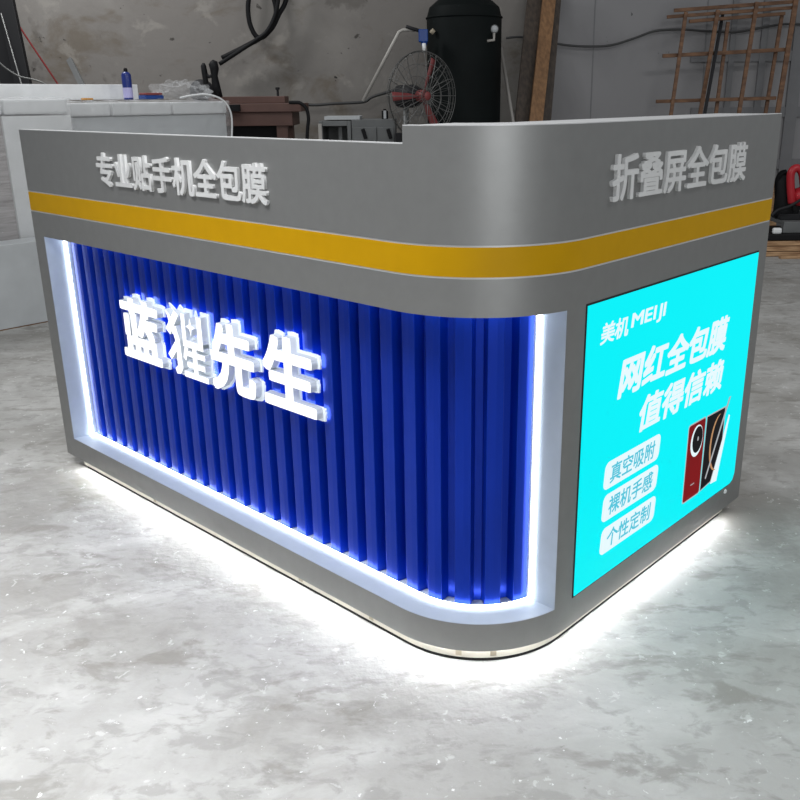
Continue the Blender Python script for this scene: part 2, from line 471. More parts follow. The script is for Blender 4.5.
xing = [
    [Q(.30, 1.0), Q(.40, .93), Q(.13, .60), Q(.02, .68)],           # upper slash
    [Q(.06, .98), Q(.16, .92), Q(.30, .66), Q(.20, .62)],
    [Q(.18, .72), Q(.30, .76), Q(.38, .55), Q(.40, .12), Q(.33, .02), Q(.22, .0), Q(.18, .08), Q(.26, .14), Q(.27, .50)],
    [Q(.28, .55), Q(.30, .40), Q(.10, .20), Q(.02, .28)],
    rc(.46, .56, .52, .98), rc(.86, .98, .52, .98), rc(.46, .98, .48, .58), star,
    [Q(.50, .50), Q(.58, .46), Q(.50, .26), Q(.43, .30)],
    rc(.50, 1.0, .34, .42), rc(.52, .98, .17, .25), rc(.42, 1.04, .0, .09), rc(.68, .79, .04, .52)]
channel(polys_mesh(xing, YF, YP), polys_mesh(xing, YP+.0005, YK, .009))

# ------------------------------------------------------------------ backlit screen on the right side
S0, S1, SZ0, SZ1 = .3082, 1.2022, .1229, .8414
def flat(pts, x0, x1, name, k, parent, mi=None):
    bm = bmesh.new()
    A = [bm.verts.new((x0, a, b)) for a, b in pts]; B = [bm.verts.new((x1, a, b)) for a, b in pts]
    bm.faces.new(A); bm.faces.new(B[::-1])
    for i in range(len(pts)): bm.faces.new((A[i], A[(i+1) % len(pts)], B[(i+1) % len(pts)], B[i]))
    return link(name, bm, k, parent)
def scr_outline(e):
    c = .028
    return [(S0-e, SZ0-e), (S1+e-c, SZ0-e), (S1+e-c*.4, SZ0-e+c*.25), (S1+e, SZ0-e+c), (S1+e, SZ1+e), (S0-e, SZ1+e)]
lb_ = flat(scr_outline(.0045), -.012, .0012, 'lightbox', 'gap', ctr); lb_['label'] = 'backlit cyan advertising screen'
flat(scr_outline(0), -.010, .0035, 'screen_face', 'cyan', lb_)
def scr_text(txt, bold, rect, k, shear=.18, name='screen_lettering', adv=1.0, x=.0036, parent=None):
    gs = line(txt, bold, rect, lambda a, b, c: Vector((x+c, a, b)), .0004, adv, shear=shear)
    return link_me(name, join(gs, name), k, parent or lb_)
scr_text('美机', .022, (.362, .482, .741, .790), 'scr_white', .15, 'screen_lettering', .98)
scr_text('MEIJI', .022, (.494, .658, .745, .790), 'scr_white', .15)
scr_text('网红全包膜', .034, (.452, 1.030, .588, .690), 'scr_white', .2)
scr_text('值得信赖', .030, (.556, 1.034, .470, .564), 'scr_white', .2)
def rrect(a0, a1, b0, b1, r, sh=.1):
    pts = []
    for cx, cz, t0 in ((a1-r, b0+r, -PI/2), (a1-r, b1-r, 0), (a0+r, b1-r, PI/2), (a0+r, b0+r, PI)):
        for k in range(6):
            t = t0+PI/2*k/5; z = cz+r*math.sin(t); pts.append((cx+r*math.cos(t)+sh*(z-b0), z))
    return pts
for txt, b0, b1 in (('真空吸附', .364, .436), ('裸机手感', .277, .349), ('个性定制', .186, .258)):
    o = flat(rrect(.412, .684, b0, b1, .018), .0036, .0040, 'feature_badge', 'scr_white', lb_)
    gs = line(txt, .014, (.441, .658, b0+.011, b1-.011), lambda a, b, c: Vector((.0041+c, a, b)), .0004, shear=.12)
    me = join(gs, 'b'); me2 = o.data; bm = bmesh.new(); bm.from_mesh(me2); n0 = len(bm.faces); bm.from_mesh(me); bm.faces.ensure_lookup_table()
    for f in list(bm.faces)[n0:]: f.material_index = 1
    bm.to_mesh(me2); bm.free(); me2.materials.append(M['scr_cyan'])
# phone pictures: red back with round camera, black front with a gold curve, peeling clear film
def picture(name, layers):
    bm = bmesh.new(); ks = []
    for i, (pts, k) in enumerate(layers):
        if k not in ks: ks.append(k)
        x0 = .0036+.00025*i; x1 = x0+.0002
        A = [bm.verts.new((x0, a, b)) for a, b in pts]; B = [bm.verts.new((x1, a, b)) for a, b in pts]
        fs = [bm.faces.new(A), bm.faces.new(B[::-1])]+[bm.faces.new((A[j], A[(j+1) % len(pts)], B[(j+1) % len(pts)], B[j])) for j in range(len(pts))]
        for f in fs: f.material_index = ks.index(k)
    return link(name, bm, ks, lb_)
def sh(pts, z0=.165, k=.02): return [(a+k*(b-z0), b) for a, b in pts]
def ell(cx, cz, ra, rb, n=24): return [(cx+ra*math.cos(2*PI*k/n), cz+rb*math.sin(2*PI*k/n)) for k in range(n)]
picture('phone_picture', [(rrect(.850, .957, .168, .408, .010, 0), 'scr_grey'), (rrect(.854, .954, .172, .404, .008, 0), 'scr_red'),
    (ell(.908, .347, .037, .048), 'scr_white'), (ell(.912, .350, .031, .040), 'scr_black'), (ell(.914, .352, .004, .007, 10), 'scr_grey'),
    ([(.893, .213), (.915, .213), (.915, .216), (.893, .216)], 'scr_grey')])
arc1 = [(1.052-.055*math.sin(t), .300+.09*math.cos(t)) for t in [PI*k/12*.9+.15 for k in range(13)]]
arc2 = [(a+.010, b) for a, b in arc1[::-1]]
picture('phone_picture', [([(.960, .170), (1.030, .178), (1.085, .300), (1.086, .404), (.962, .406)], 'scr_grey'), ([(.963, .174), (1.026, .182), (1.081, .300), (1.080, .400), (.965, .402)], 'scr_black'),
    (arc1+arc2, 'scr_gold'), ([(.985, .205), (.992, .200), (1.112, .428), (1.100, .428)], 'scr_grey')])
picture('film_picture', [([(1.028, .172), (1.070, .168), (1.120, .365), (1.112, .370)], 'scr_white')])
lathe_bm = bmesh.new()
for k in range(1):
    A = [lathe_bm.verts.new((.001, a, b)) for a, b in ell(1.150, .104, .008, .008, 12)]; B = [lathe_bm.verts.new((.005, a, b)) for a, b in ell(1.150, .104, .006, .006, 12)]
    lathe_bm.faces.new(B)
    for j in range(12): lathe_bm.faces.new((A[j], A[(j+1) % 12], B[(j+1) % 12], B[j]))
link('white_screw_cap', lathe_bm, 'white', ctr)

# ------------------------------------------------------------------ setting
bm = bmesh.new(); box(bm, -11, 11, -4, 12, -.05, 0)
fl = struct('floor', bm, 'floor'); fl.location = (CAM.x, CAM.y, 0); fl.rotation_euler = (0, 0, YAW)
WF = 8.5
JR = P(525, 60, WF).x
def bgplace(o): o.location = (CAM.x, CAM.y, 0); o.rotation_euler = (0, 0, YAW); return o
bgplace(struct('wall_left', bx(-10.5, JR, WF, WF+.15, 0, 5), 'wall'))
bgplace(struct('wall_right', bx(JR, 10.5, WF-.012, WF+.15, 0, 5), 'board'))
# seams, grey framing and one painted shadow strip on the boarded wall
ti = 0
def trim_and_shade(bm, k='frame'):
    global ti
    ti += 1; return bgplace(struct('trim_and_shade_%d' % ti, bm, k))
for (u0, v0, u1, v1, w) in ((598, -60, 591, 118, .010), (711, -40, 703, 118, .012)):
    a = P(u0, v0, WF-.014); b = P(u1, v1, WF-.014); bm = bmesh.new(); bar(bm, (a.x, WF-.013, a.z), (b.x, WF-.013, b.z-1.0), w, .004, Vector((0, 1, 0))); trim_and_shade(bm)
for u, w in ((731, .05), (762, .06), (797, .11)):  # first strip is a painted shadow, the others are framing
    a = P(u, 60, WF-.03).x; trim_and_shade(bx(a-w/2, a+w/2, WF-.04, WF-.013, 0, 4))
for v, w in ((56, .09), (112, .09), (164, .09)):
    p = P(770, v, WF-.03); trim_and_shade(bx(P(690, v, WF).x, 6, WF-.035, WF-.013, p.z-w/2, p.z+w/2))

# ------------------------------------------------------------------ background things, in the background frame
def bg(name, label, cat, p, group=None):          # Empty at a base point given in the background frame
    w = CAM+R0*p[0]+HD*p[1]; t = thing(name, label, cat, (w.x, w.y, p[2]), YAW, group); return t
def rel(t_base, q): return Vector(q)-Vector(t_base)
def pbox(u0, u1, v0, v1, f, depth, base=(0, 0, 0), mi=0, bm=None):
    """box whose front face covers the image rectangle at distance f"""
    um, vm = (u0+u1)/2, (v0+v1)/2
    x0 = P(u0, vm, f).x; x1 = P(u1, vm, f).x; z1 = P(um, v0, f).z; z0 = P(um, v1, f).z
    bm = bm or bmesh.new(); box(bm, x0-base[0], x1-base[0], f-base[1], f+depth-base[1], z0-base[2], z1-base[2], mi); return bm

# air tank
FT = 7.85; b = P(464, 100, FT); b.z = 0; rT = (P(501, 60, FT).x-P(427, 60, FT).x)/2; b.x = (P(501, 60, FT).x+P(427, 60, FT).x)/2
ztop = P(464, 12, FT-.2).z
t = bg('air_tank', 'tall dark upright air tank with small round gauge behind the fan', 'tank', b)
bm = bmesh.new(); lathe(bm, [(.28*rT, ztop+.13), (rT*.7, ztop+.11), (rT*.93, ztop+.05), (rT, ztop-.03), (rT, .25), (rT*.9, .17), (rT*.5, .13)][::-1], n=48)
smooth_by_angle(link('tank_body', bm, 'tank', t))
bm = bmesh.new(); tube(bm, [(rT*1.004*math.cos(2*PI*k/48), rT*1.004*math.sin(2*PI*k/48), ztop-.03) for k in range(48)], .008, 6, closed=True); link('weld_ring', bm, 'tank', t, True)
for k in range(3):
    a = PI/6+k*2*PI/3; bm = bmesh.new(); bar(bm, (rT*.75*math.cos(a), rT*.75*math.sin(a), 0), (rT*.8*math.cos(a), rT*.8*math.sin(a), .25), .06, .04); link('leg', bm, 'tank', t)
g = rel((b.x, b.y, 0), P(494.5, 29, FT-rT*.75))
bm = bmesh.new(); tube(bm, [g+Vector((0, .02, 0)), g], .034, 20); gg = link('gauge', bm, 'steel', t, True)
bm = bmesh.new(); tube(bm, [g, g+Vector((0, -.004, 0))], .027, 20); link('gauge_dial', bm, 'offwhite', gg, True)
bm = bmesh.new(); q = lambda u, v: rel((b.x, b.y, 0), P(u, v, FT-rT*.8))
tube(bm, [q(494, 33), q(494, 40), q(487, 41)], .011, 8); tube(bm, [g+Vector((0, .02, 0)), g+Vector((0, .16, 0))], .01, 8)
link('valve_pipe', bm, 'pipe', t, True)
bm = bmesh.new(); tube(bm, [rel((b.x, b.y, 0), P(434, 33, FT-.22)), rel((b.x, b.y, 0), P(431, 30, FT-.22))], .02, 10); link('brass_fitting', bm, 'tan', t, True)

# pale pipe leaning beside tank
def tubething(name, label, cat, pts, r, k, smooth=0, n=8, base=None):
    b = Vector(base) if base else Vector(pts[-1]); t = [Vector(p)-b for p in pts]; bm = bmesh.new(); tube(bm, t, r, n, smooth=smooth)
    o = link(name, bm, k, None, True); w = CAM+R0*b[0]+HD*b[1]; o.location = (w.x, w.y, b[2]); o.rotation_euler = (0, 0, YAW); return tag(o, label, cat)
a = P(501, 48, 8.2); c = P(512.5, 118, 7.7); e = c+(c-a)*1.55; 
k_ = (0.01-c.z)/(a.z-c.z); e = c+(a-c)*k_
tubething('metal_rod', 'thin pale metal rod leaning beside the right side of the dark air tank', 'rod', [a, e], .014, 'pipe')

# planks leaning on the wall
def leaning(name, label, cat, ut, ub, vt, vb, wt, ft, fb, th, k, group=None):
    a = P(ut, vt, ft); c = P(ub, vb, fb); s = (0.02-c.z)/(a.z-c.z); e = c+(a-c)*s; top = a+(a-c)*.12
    bm = bmesh.new(); bar(bm, (0, 0, 0), top-e, wt, th, Vector((0, 1, 0)))
    o = link(name, bm, k, None, False, .003); w = CAM+R0*e.x+HD*e.y; o.location = (w.x, w.y, e.z); o.rotation_euler = (0, 0, YAW); return tag(o, label, cat, group)
leaning('timber_plank', 'light brown plank leaning on the wall right of the air tank', 'plank', 549, 536, 0, 119, .115, 8.3, 7.75, .05, 'plank')
leaning('timber_plank', 'dark wide plank leaning left of the light brown plank', 'plank', 535, 523, 0, 119, .14, 8.36, 7.85, .04, 'plankd')
leaning('timber_plank', 'dark narrow plank leaning just right of the light brown plank', 'plank', 556, 546, 0, 119, .085, 8.32, 7.92, .04, 'plankd')

# lattice of battens leaning on the boarded wall
lt = bg('wooden_lattice', 'brown wooden lattice frame leaning on the grey wall at right', 'lattice', (2.7, 7.2, 0)); lb0 = Vector((2.7, 7.2, 0))
def LF(v, back=0): return 8.25-(v/250)*.35+back
def LP(u, v, back=0): return P(u, v, LF(v, back))-lb0
for i, (u0, v0, u1, v1, bk, w) in enumerate(((686, 12, 671, 114, 0, .030), (718, 10, 700, 115, 0, .034), (728, 22, 716, 113, .07, .03), (757, 2, 739, 113, 0, .034), (782, 15, 765.5, 113, .07, .03), (796, 0, 777.5, 113, 0, .042))):
    A = LP(u0, v0, bk); Bq = LP(u1, v1, bk); s = (0.02-Bq.z)/(A.z-Bq.z); E = Bq+(A-Bq)*s
    bm = bmesh.new(); bar(bm, A, E, w, .025, Vector((0, 1, 0))); link('upright_batten', bm, 'lattice', lt, False, .003)
for i, (u0, v0, u1, v1, w) in enumerate(((674, 10.5, 795.5, 1.5, .03), (667, 17, 794, 7.5, .028), (689, 21.5, 785, 13.5, .028), (662.6, 56, 786.5, 49.5, .032), (656, 101.5, 776, 98, .030))):
    bm = bmesh.new(); bar(bm, LP(u0, v0, .035), LP(u1, v1, .035), w, .025, Vector((0, 1, 0))); link('cross_batten', bm, 'lattice', lt, False, .003)
lx = P(702, 112, 7.9)
for ut, ub, vt, w in ((710, 702, 24, .018), (722, 705, 26, .028)):
    pass
leaning('black_rod', 'thin black rod leaning behind the brown wooden lattice', 'rod', 721, 705, 24, 112, .026, 8.3, 7.9, .02, 'dark')

# cable along the boarded wall
pts = [(506, 38), (520, 37), (540, 40), (565, 45), (590, 46.5), (612, 45), (635, 38), (655, 31), (680, 29.5), (705, 31), (735, 32), (760, 28), (785, 24), (815, 25), (860, 27)]
tubething('wall_cable', 'dark cable sagging along the grey boarded wall', 'cable', [P(u, v, WF-.06) for u, v in pts], .010, 'cable', 4)

# pipe up to the blue filter, wall cable behind
tubething('air_pipe', 'bent pale pipe rising to the blue filter above the fan', 'pipe', [P(363, 101, 7.6), P(399, 32, 7.6), P(403, 30, 7.6), P(415, 30, 7.6)], .014, 'pipe')
b = P(424, 45, 7.55)
t = bg('air_filter', 'small blue air filter standing above the fan cage against the dark tank', 'filter', b)
bm = bmesh.new(); pbox(418.5, 428, 29, 42, 7.5, .07, b, bm=bm); link('filter_head', bm, 'bluep', t, False, .008)
bm = bmesh.new(); lathe(bm, [(.02, P(424, 46, 7.53).z-b.z), (.03, P(424, 41, 7.53).z-b.z)], (0, -.02, 0), 16); link('filter_bowl', bm, 'bluep', t, True)
bm = bmesh.new(); lathe(bm, [(.012, P(424, 52, 7.53).z-b.z), (.016, P(424, 43.5, 7.53).z-b.z)], (0, -.045, 0), 12); link('drain_tube', bm, 'white', t, True)
bm = bmesh.new(); tube(bm, [P(406, 26.5, 7.53)-b, P(412, 28.5, 7.53)-b, P(420, 31, 7.53)-b], .014, 8); link('coupling', bm, 'dark', t, True)
tubething('power_cable', 'black cable running along the wall from the brown bench to the fan', 'cable', [P(u, v, 8.4) for u, v in ((300, 104), (315, 105), (335, 103.5), (363, 102), (372, 97), (388, 92), (400, 88))], .013, 'cable', 4)

# drum fan
FF = 7.0
cb = P(422, 96, FF); base = Vector((cb.x, cb.y, 0)); t = bg('pedestal_fan', 'large round industrial fan with wire cage and red blades', 'fan', base)
Rf = (P(423, 51, FF).z-cb.z); ang = math.radians(40); zc = cb.z
ax = Vector((math.sin(ang), -math.cos(ang), 0)); sx = Vector((math.cos(ang), math.sin(ang), 0)); sz = Vector((0, 0, 1)); cc = Vector((0, 0, zc))
def fp(r, a, d): return cc+sx*(r*math.cos(a))+sz*(r*math.sin(a))+ax*d
def cage(name, sgn):
    bm = bmesh.new(); n = 48
    for rr, dd in ((1, 0), (.985, .03), (.72, .05), (.45, .06), (.18, .066)):
        tube(bm, [fp(Rf*rr, 2*PI*k/n, sgn*dd) for k in range(n)], .0055 if rr == 1 else .0022, 5, closed=True)
    for k in range(32):
        a = 2*PI*k/32; tube(bm, [fp(Rf*r, a, sgn*d) for r, d in ((1, .0), (.985, .03), (.72, .05), (.45, .06), (.10, .068))], .0030 if k % 2 == 0 else .0010, 4)
    link(name, bm, 'wire', t, True)
cage('front_cage', 1); cage('rear_cage', -1)
bm = bmesh.new(); tube(bm, [fp(0, 0, -.03), fp(0, 0, .03), fp(0, 0, .07)], [.045, .045, .03], 20); link('hub', bm, 'redblade', t, True)
for a0 in (PI*1.0, math.radians(66), math.radians(-60)):
    bm = bmesh.new(); rows = []
    for i in range(9):
        r = .04+(Rf*.9-.04)*i/8; w = (.016+.016*i/8); tw = .9-.5*i/8
        c = [];
        for s in (-1, 0, 1):
            aa = a0+s*w/max(r, .12); c.append(bm.verts.new(fp(r, aa, s*w*math.sin(tw)*.8+.006*(1-s*s))))
        rows.append(c)
    for A, Bq in zip(rows, rows[1:]):
        for j in range(2): bm.faces.new((A[j], A[j+1], Bq[j+1], Bq[j]))
    o = link('fan_blade', bm, 'redblade', t, True); so = o.modifiers.new('t', 'SOLIDIFY'); so.thickness = .005
bm = bmesh.new(); tube(bm, [fp(0, 0, -.04), fp(0, 0, -.10), fp(0, 0, -.26), fp(0, 0, -.30)], [.06, .085, .085, .05], 20); link('motor', bm, 'dark', t, True)
pb = fp(0, 0, -.2); bm = bmesh.new(); tube(bm, [(pb.x, pb.y, .06), (pb.x, pb.y, zc-.05)], .022, 12); link('pole', bm, 'steel', t, True)
bm = bmesh.new(); lathe(bm, [(.22, 0), (.22, .03), (.12, .06), (.03, .09)], (pb.x, pb.y, 0), 28); smooth_by_angle(link('base', bm, 'dark', t))

# steel cabinets and things on them
FC = 7.45
def grounded(u0, u1, v0, f, depth, base):
    um = (u0+u1)/2; return (P(u0, v0+10, f).x-base[0], P(u1, v0+10, f).x-base[0], f-base[1], f+depth-base[1], 0, P(um, v0, f).z)
b = P(335, 130, FC); b.z = 0; t = bg('metal_cabinet', 'low grey metal cabinet with a dark open front, left of the handled one', 'cabinet', b)
x0, x1, y0, y1, z0, z1 = grounded(319, 351, 121, FC, .45, b)
bm = bmesh.new(); wl = .05
box(bm, x0, x0+.03, y0, y1, 0, z1); box(bm, x1-.03, x1, y0, y1, 0, z1); box(bm, x0+.03, x1-.03, y1-.02, y1, 0, z1); box(bm, x0+.03, x1-.03, y0, y1-.02, z1-.04, z1); box(bm, x0+.03, x1-.03, y0, y1-.02, 0, .08)
link('cabinet_shell', bm, 'steel', t, False, .003)
bm = bmesh.new(); box(bm, x0+.031, x1-.031, y0+.02, y1-.03, z1*.6, z1*.6+.02); link('shelf', bm, 'steel', t)
bm = bmesh.new(); box(bm, x0+.15, x0+.18, y0+.1, y0+.13, z1*.62+.004, z1-.05); link('upright_bar', bm, 'steel', t)
bm = bmesh.new(); box(bm, x0-.004, x0+.024, y0-.012, y0-.001, .05, z1-.02); link('door_edge', bm, 'pipe', t)
zA = z1
b = P(372, 130, FC); b.z = 0; t = bg('metal_cabinet', 'low grey metal cabinet with two black door handles', 'cabinet', b)
x0, x1, y0, y1, z0, z1 = grounded(351.6, 395, 119.5, FC, .45, b)
bm = bmesh.new(); box(bm, x0, x1, y0, y1, 0, z1); link('cabinet_body', bm, 'steel', t, False, .004)
xm = (x0+x1)/2+.03
for xa, xb, uh in ((x0+.01, xm-.004, 364.5), (xm+.004, x1-.01, 389.5)):
    bm = bmesh.new(); box(bm, xa, xb, y0-.018, y0-.0005, .06, z1-.06); d = link('door', bm, 'steel', t, False, .003)
    hx = P(uh, 132, FC).x-b.x; hz = P(uh, 133, FC).z
    bm = bmesh.new(); bar(bm, (hx-.012, y0-.03, hz+.035), (hx+.012, y0-.03, hz-.045), .03, .02, Vector((0, 1, 0))); link('handle', bm, 'black', d, False, .005)
zB = z1
p = P(342, 119, FC); bm = bmesh.new(); x0 = P(324, 118, FC).x; x1 = P(359.5, 118, FC).x
o = link('pale_board', bx(x0-p.x, x1-p.x, 0, .3, 0, .026), 'offwhite'); w = CAM+R0*p.x+HD*(FC+.02); o.location = (w.x, w.y, max(zA, zB)+.001); o.rotation_euler = (0, 0, YAW); tag(o, 'short pale board lying on the low grey cabinets', 'board')
p = P(385, 118, FC+.1); t = bg('small_bottle', 'tiny black and white bottle standing on the handled grey cabinet', 'bottle', (p.x, FC+.1, zB))
hh = P(385, 109, FC+.1).z-zB
bm = bmesh.new(); lathe(bm, [(.025, 0), (.027, .01), (.027, hh*.8), (.012, hh*.88), (.012, hh)], n=20); smooth_by_angle(link('bottle_body', bm, 'black', t))
bm = bmesh.new(); box(bm, -.010, .012, -.031, -.024, .005, hh*.85); link('bottle_label', bm, 'offwhite', t)
p = P(398, 137, 7.35); bm = bmesh.new(); xx = P(395.5, 137, 7.35).x, P(404, 137, 7.35).x
o = link('black_box', bx(xx[0]-p.x, xx[1]-p.x, 0, .08, 0, P(398, 133, 7.35).z), 'dark', None, False, .005); w = CAM+R0*p.x+HD*7.35; o.location = (w.x, w.y, 0); o.rotation_euler = (0, 0, YAW); tag(o, 'narrow black box standing between the fan and handled grey cabinet', 'box')

# brown workbench
FD = 7.45
b = P(263, 120, FD); b.z = 0; t = bg('wooden_workbench', 'reddish brown painted workbench behind the wrapped white cabinets', 'workbench', b)
zt = P(263, 103.5, FD).z; z2 = P(263, 112, FD).z; z3 = P(263, 126, FD).z
xl = P(205, 110, FD).x-b.x; xr = P(301, 108, FD).x-b.x; xr2 = P(292, 120, FD).x-b.x
bm = bmesh.new(); box(bm, xl, xr, 0, .5, z2, zt); link('tabletop', bm, 'brown', t, False, .004)
bm = bmesh.new(); box(bm, xl+.03, xr2, .03, .46, z3, z2-.001); link('apron', bm, 'brown', t, False, .004)
for xx in (xl+.05, xr2-.14):
    for yy in (.06, .37):
        bm = bmesh.new(); box(bm, xx, xx+.09, yy, yy+.08, 0, z3-.001); link('leg', bm, 'brown', t)
bm = bmesh.new(); box(bm, xl+.15, xr2-.15, .3, .33, .02, z3-.001); link('back_board', bm, 'dark', t)
p = P(254, 100, FD+.25); xa, xb = P(207, 100, FD+.2).x, P(284, 100, FD+.2).x
o = link('brown_board', bx(xa-p.x, xb-p.x, 0, .22, 0, P(254, 96.5, FD+.25).z-zt), 'brown', None, False, .004); w = CAM+R0*p.x+HD*(FD+.25); o.location = (w.x, w.y, zt+.001); o.rotation_euler = (0, 0, YAW); tag(o, 'flat reddish brown board lying on the brown workbench', 'board')
zbb = P(254, 96.5, FD+.25).z
p = P(277, 96, FD+.3); t = bg('steel_bolt', 'tiny dark bolt standing upright on the brown board', 'bolt', (p.x, FD+.35, zbb+.002))
bm = bmesh.new(); lathe(bm, [(.010, 0), (.010, .05), (.018, .052), (.018, .07)], n=10); link('bolt_shaft', bm, 'dark', t)
p = P(234, 111.5, FD-.12); o = link('socket_box', pbox(228, 239.5, 104.5, 111.5, FD-.05, .045, (p.x, FD-.05, p.z)), 'black', None, False, .004); w = CAM+R0*p.x+HD*(FD-.05); o.location = (w.x, w.y, p.z); o.rotation_euler = (0, 0, YAW); tag(o, 'small black box fixed to the front edge of the brown workbench', 'box')
# clamp-like tool
p = P(211, 98, FD+.12); b = Vector((p.x, FD+.12, zt+.002)); t = bg('spring_clamp', 'black clamp with two upright handles standing on the brown workbench', 'clamp', b)
q = lambda u, v: P(u, v, FD+.12)-b
bm = bmesh.new(); tube(bm, [q(208.5, 97.5), q(206.5, 84), q(203.5, 72), q(202.5, 66), q(204, 63.5)], [.028, .022, .024, .028, .012], 10, smooth=3) if False else tube(bm, [q(208, 97.5), q(206, 84), q(204.5, 72), q(203.5, 66), q(203.5, 63)], [.026, .02, .024, .022, .010], 10); link('handle', bm, 'black', t, True)
bm = bmesh.new(); tube(bm, [q(219, 97.5), q(216, 86), q(214.5, 76), q(214.5, 69), q(213, 63), q(211.5, 61)], [.032, .034, .026, .036, .038, .018], 10); link('handle', bm, 'black', t, True)
bm = bmesh.new(); tube(bm, [q(204.5, 72), q(209, 77), q(214.5, 74)], .014, 8); link('jaw_spring', bm, 'dark', t, True)
p = P(198, 96, FD+.3); t = bg('tape_roll', 'dark rounded lump lying behind the black clamp', 'roll', (p.x, FD+.45, zt+.001))
rr = (P(198, 79, FD+.3).z-zt)/2; bm = bmesh.new(); tube(bm, [(0, -.03, rr), (0, .04, rr)], rr, 24); o = link('roll_body', bm, 'dark', t, True)
bm = bmesh.new(); tube(bm, [(0, -.034, rr), (0, -.03, rr)], rr*.4, 16); link('roll_core', bm, 'black', t, True)

# hanging black hose
F8 = 8.4
t = bg('hanging_hose', 'looped black hose hanging on the stained wall above the clamp', 'hose', P(259, 39, F8)); hb = P(259, 39, F8)
q = lambda u, v, d=0: P(u, v, F8+d)-hb
bm = bmesh.new(); tube(bm, [q(254, -45), q(250, -10), q(248, 8), q(250, 24), q(256, 36), q(263, 37), q(271, 28), q(276, 12), q(273, -5), q(268, -30)], .021, 8, smooth=6); link('hose_loop', bm, 'black', t, True)
bm = bmesh.new(); tube(bm, [q(290, -30, -.05), q(286, 0, -.05), q(279, 14, -.05), q(272, 28, -.05), q(262, 37, -.05), q(246, 46, -.05), q(222, 58, -.05)], .021, 8, smooth=6); link('hose_end', bm, 'black', t, True)
bm = bmesh.new(); tube(bm, [q(281, -30, -.09), q(277, 8, -.09), q(268, 30, -.09), q(256, 40, -.09), q(241, 50, -.09), q(219.5, 64, -.09)], .018, 8, smooth=6); link('hose_end', bm, 'black', t, True)
# black cable dropping over bench end
tubething('power_cable', 'black cable dropping down over the right end of the brown workbench', 'cable', [P(u, v, 7.36) for u, v in ((289, 102.5), (295, 102.5), (300, 103), (306, 108), (308.5, 118), (307.5, 130), (306, 160))], .014, 'black', 5)

# things at the top left
leaning('black_post', 'thick black post leaning on the wall at the upper left corner', 'post', 6, 22.5, 0, 80, .13, 7.9, 7.6, .05, 'black')
leaning('black_post', 'leftmost black post at the upper left corner, behind the thick one', 'post', -9, 9, 0, 80, .14, 8.1, 7.8, .05, 'black')
leaning('pale_rod', 'thin pale rod between the two black posts at upper left', 'rod', 3, 20, 20, 79, .010, 7.75, 7.45, .010, 'wire')
tubething('red_cable', 'thin red cable slanting down the stained wall at upper left', 'cable', [P(u, v, 8.3) for u, v in ((-3, -20), (6, 4), (25, 35), (57, 83), (64, 96))], .008, 'redcable', 4)
tubething('grey_cable', 'thin grey cable crossing in front of the black posts', 'cable', [P(u, v, 6.9) for u, v in ((-8, 55), (2, 65), (10, 71), (20, 76.5), (33, 79.5), (45, 84), (50, 92))], .006, 'wire', 4)
leaning('grey_stick', 'short dark green stick leaning on the wall behind the white board', 'stick', 70.5, 81, 62, 83, .05, 8.3, 8.1, .03, 'steel')

# ------------------------------------------------------------------ white wrapped cabinets at the left (aligned with the counter)
def wrapped(name, label, xF, yL, yR, ztop, dep, layer, post=None):
    t = thing(name, label, 'cabinet', (xF, yR, 0))
    d = dep; yl = yL-yR
    bm = bmesh.new(); box(bm, -d, -.01, yl, -.01, .02, ztop-layer-.006); link('cabinet_body', bm, 'dirty' if post else 'offwhite', t, False, .006)
    # foam blocks around the rim of the top
    n = max(2, int(round(abs(yl)/.42)))
    for k in range(n):
        a = yl+abs(yl)*k/n; c = yl+abs(yl)*(k+1)/n-.012
        bm = bmesh.new(); box(bm, -.30, .012, a, c, ztop-layer, ztop-random.uniform(0, .006)); link('foam_block', bm, 'foam', t, False, .012)
    bm = bmesh.new(); box(bm, -d, -.31, yl, -.012, ztop-layer, ztop-.008); link('top_board', bm, 'white', t)
    if post:
        bm = bmesh.new(); yp = onx(14, 200, xF).y-yR
        box(bm, -.03, .010, yp, yp+.42, .02, ztop-layer-.01)
        link('corner_post', bm, 'foam', t, False, .004)
    # film skin with folds
    bm = bmesh.new(); nx = 60; nz = 14; vs = []
    for i in range(nx+1):
        row = []
        for j in range(nz+1):
            y = yl*(1-i/nx); z = .05+(ztop+.004-.05)*j/nz
            row.append(bm.verts.new((.024+(.006+.006*math.sin(i*1.7+j*.6)*math.sin(j*1.3+i*.3)), y, z)))
        row.append(bm.verts.new((-.10, yl*(1-i/nx), ztop+.012+.006*math.sin(i*.9))))
        row.append(bm.verts.new((-.30, yl*(1-i/nx), ztop+.006+random.uniform(0, .006))))
        vs.append(row)
    for A, Bq in zip(vs, vs[1:]):
        for j in range(len(A)-1): bm.faces.new((A[j], Bq[j], Bq[j+1], A[j+1]))
    o = link('plastic_wrap', bm, 'film', t, True); so = o.modifiers.new('t', 'SOLIDIFY'); so.thickness = .0008
    o['label'] = 'crinkled clear plastic film'
    return t
XA = -4.45; yA = onx(69, 108, XA).y; zA_ = onx(40, 99, XA).z
wrapped('wrapped_cabinet', 'leftmost white cabinet wrapped in clear film with a white corner post', XA, yA-1.6, yA, zA_, .6, onx(40, 99, XA).z-onx(40, 114, XA).z, True)
XB = -4.85; yB0 = yA+.02; yB = onx(227, 105, XB).y; zB_ = onx(150, 102, XB).z
wrapped('wrapped_cabinet', 'long white foam-edged cabinet in film with a spray can beside it', XB, yB0, yB, zB_, .5, zB_-onx(150, 115, XB).z)
bpy.data.objects['wrapped_cabinet.001']['label'] = 'long film-wrapped white cabinet left of the brown workbench, behind the counter'
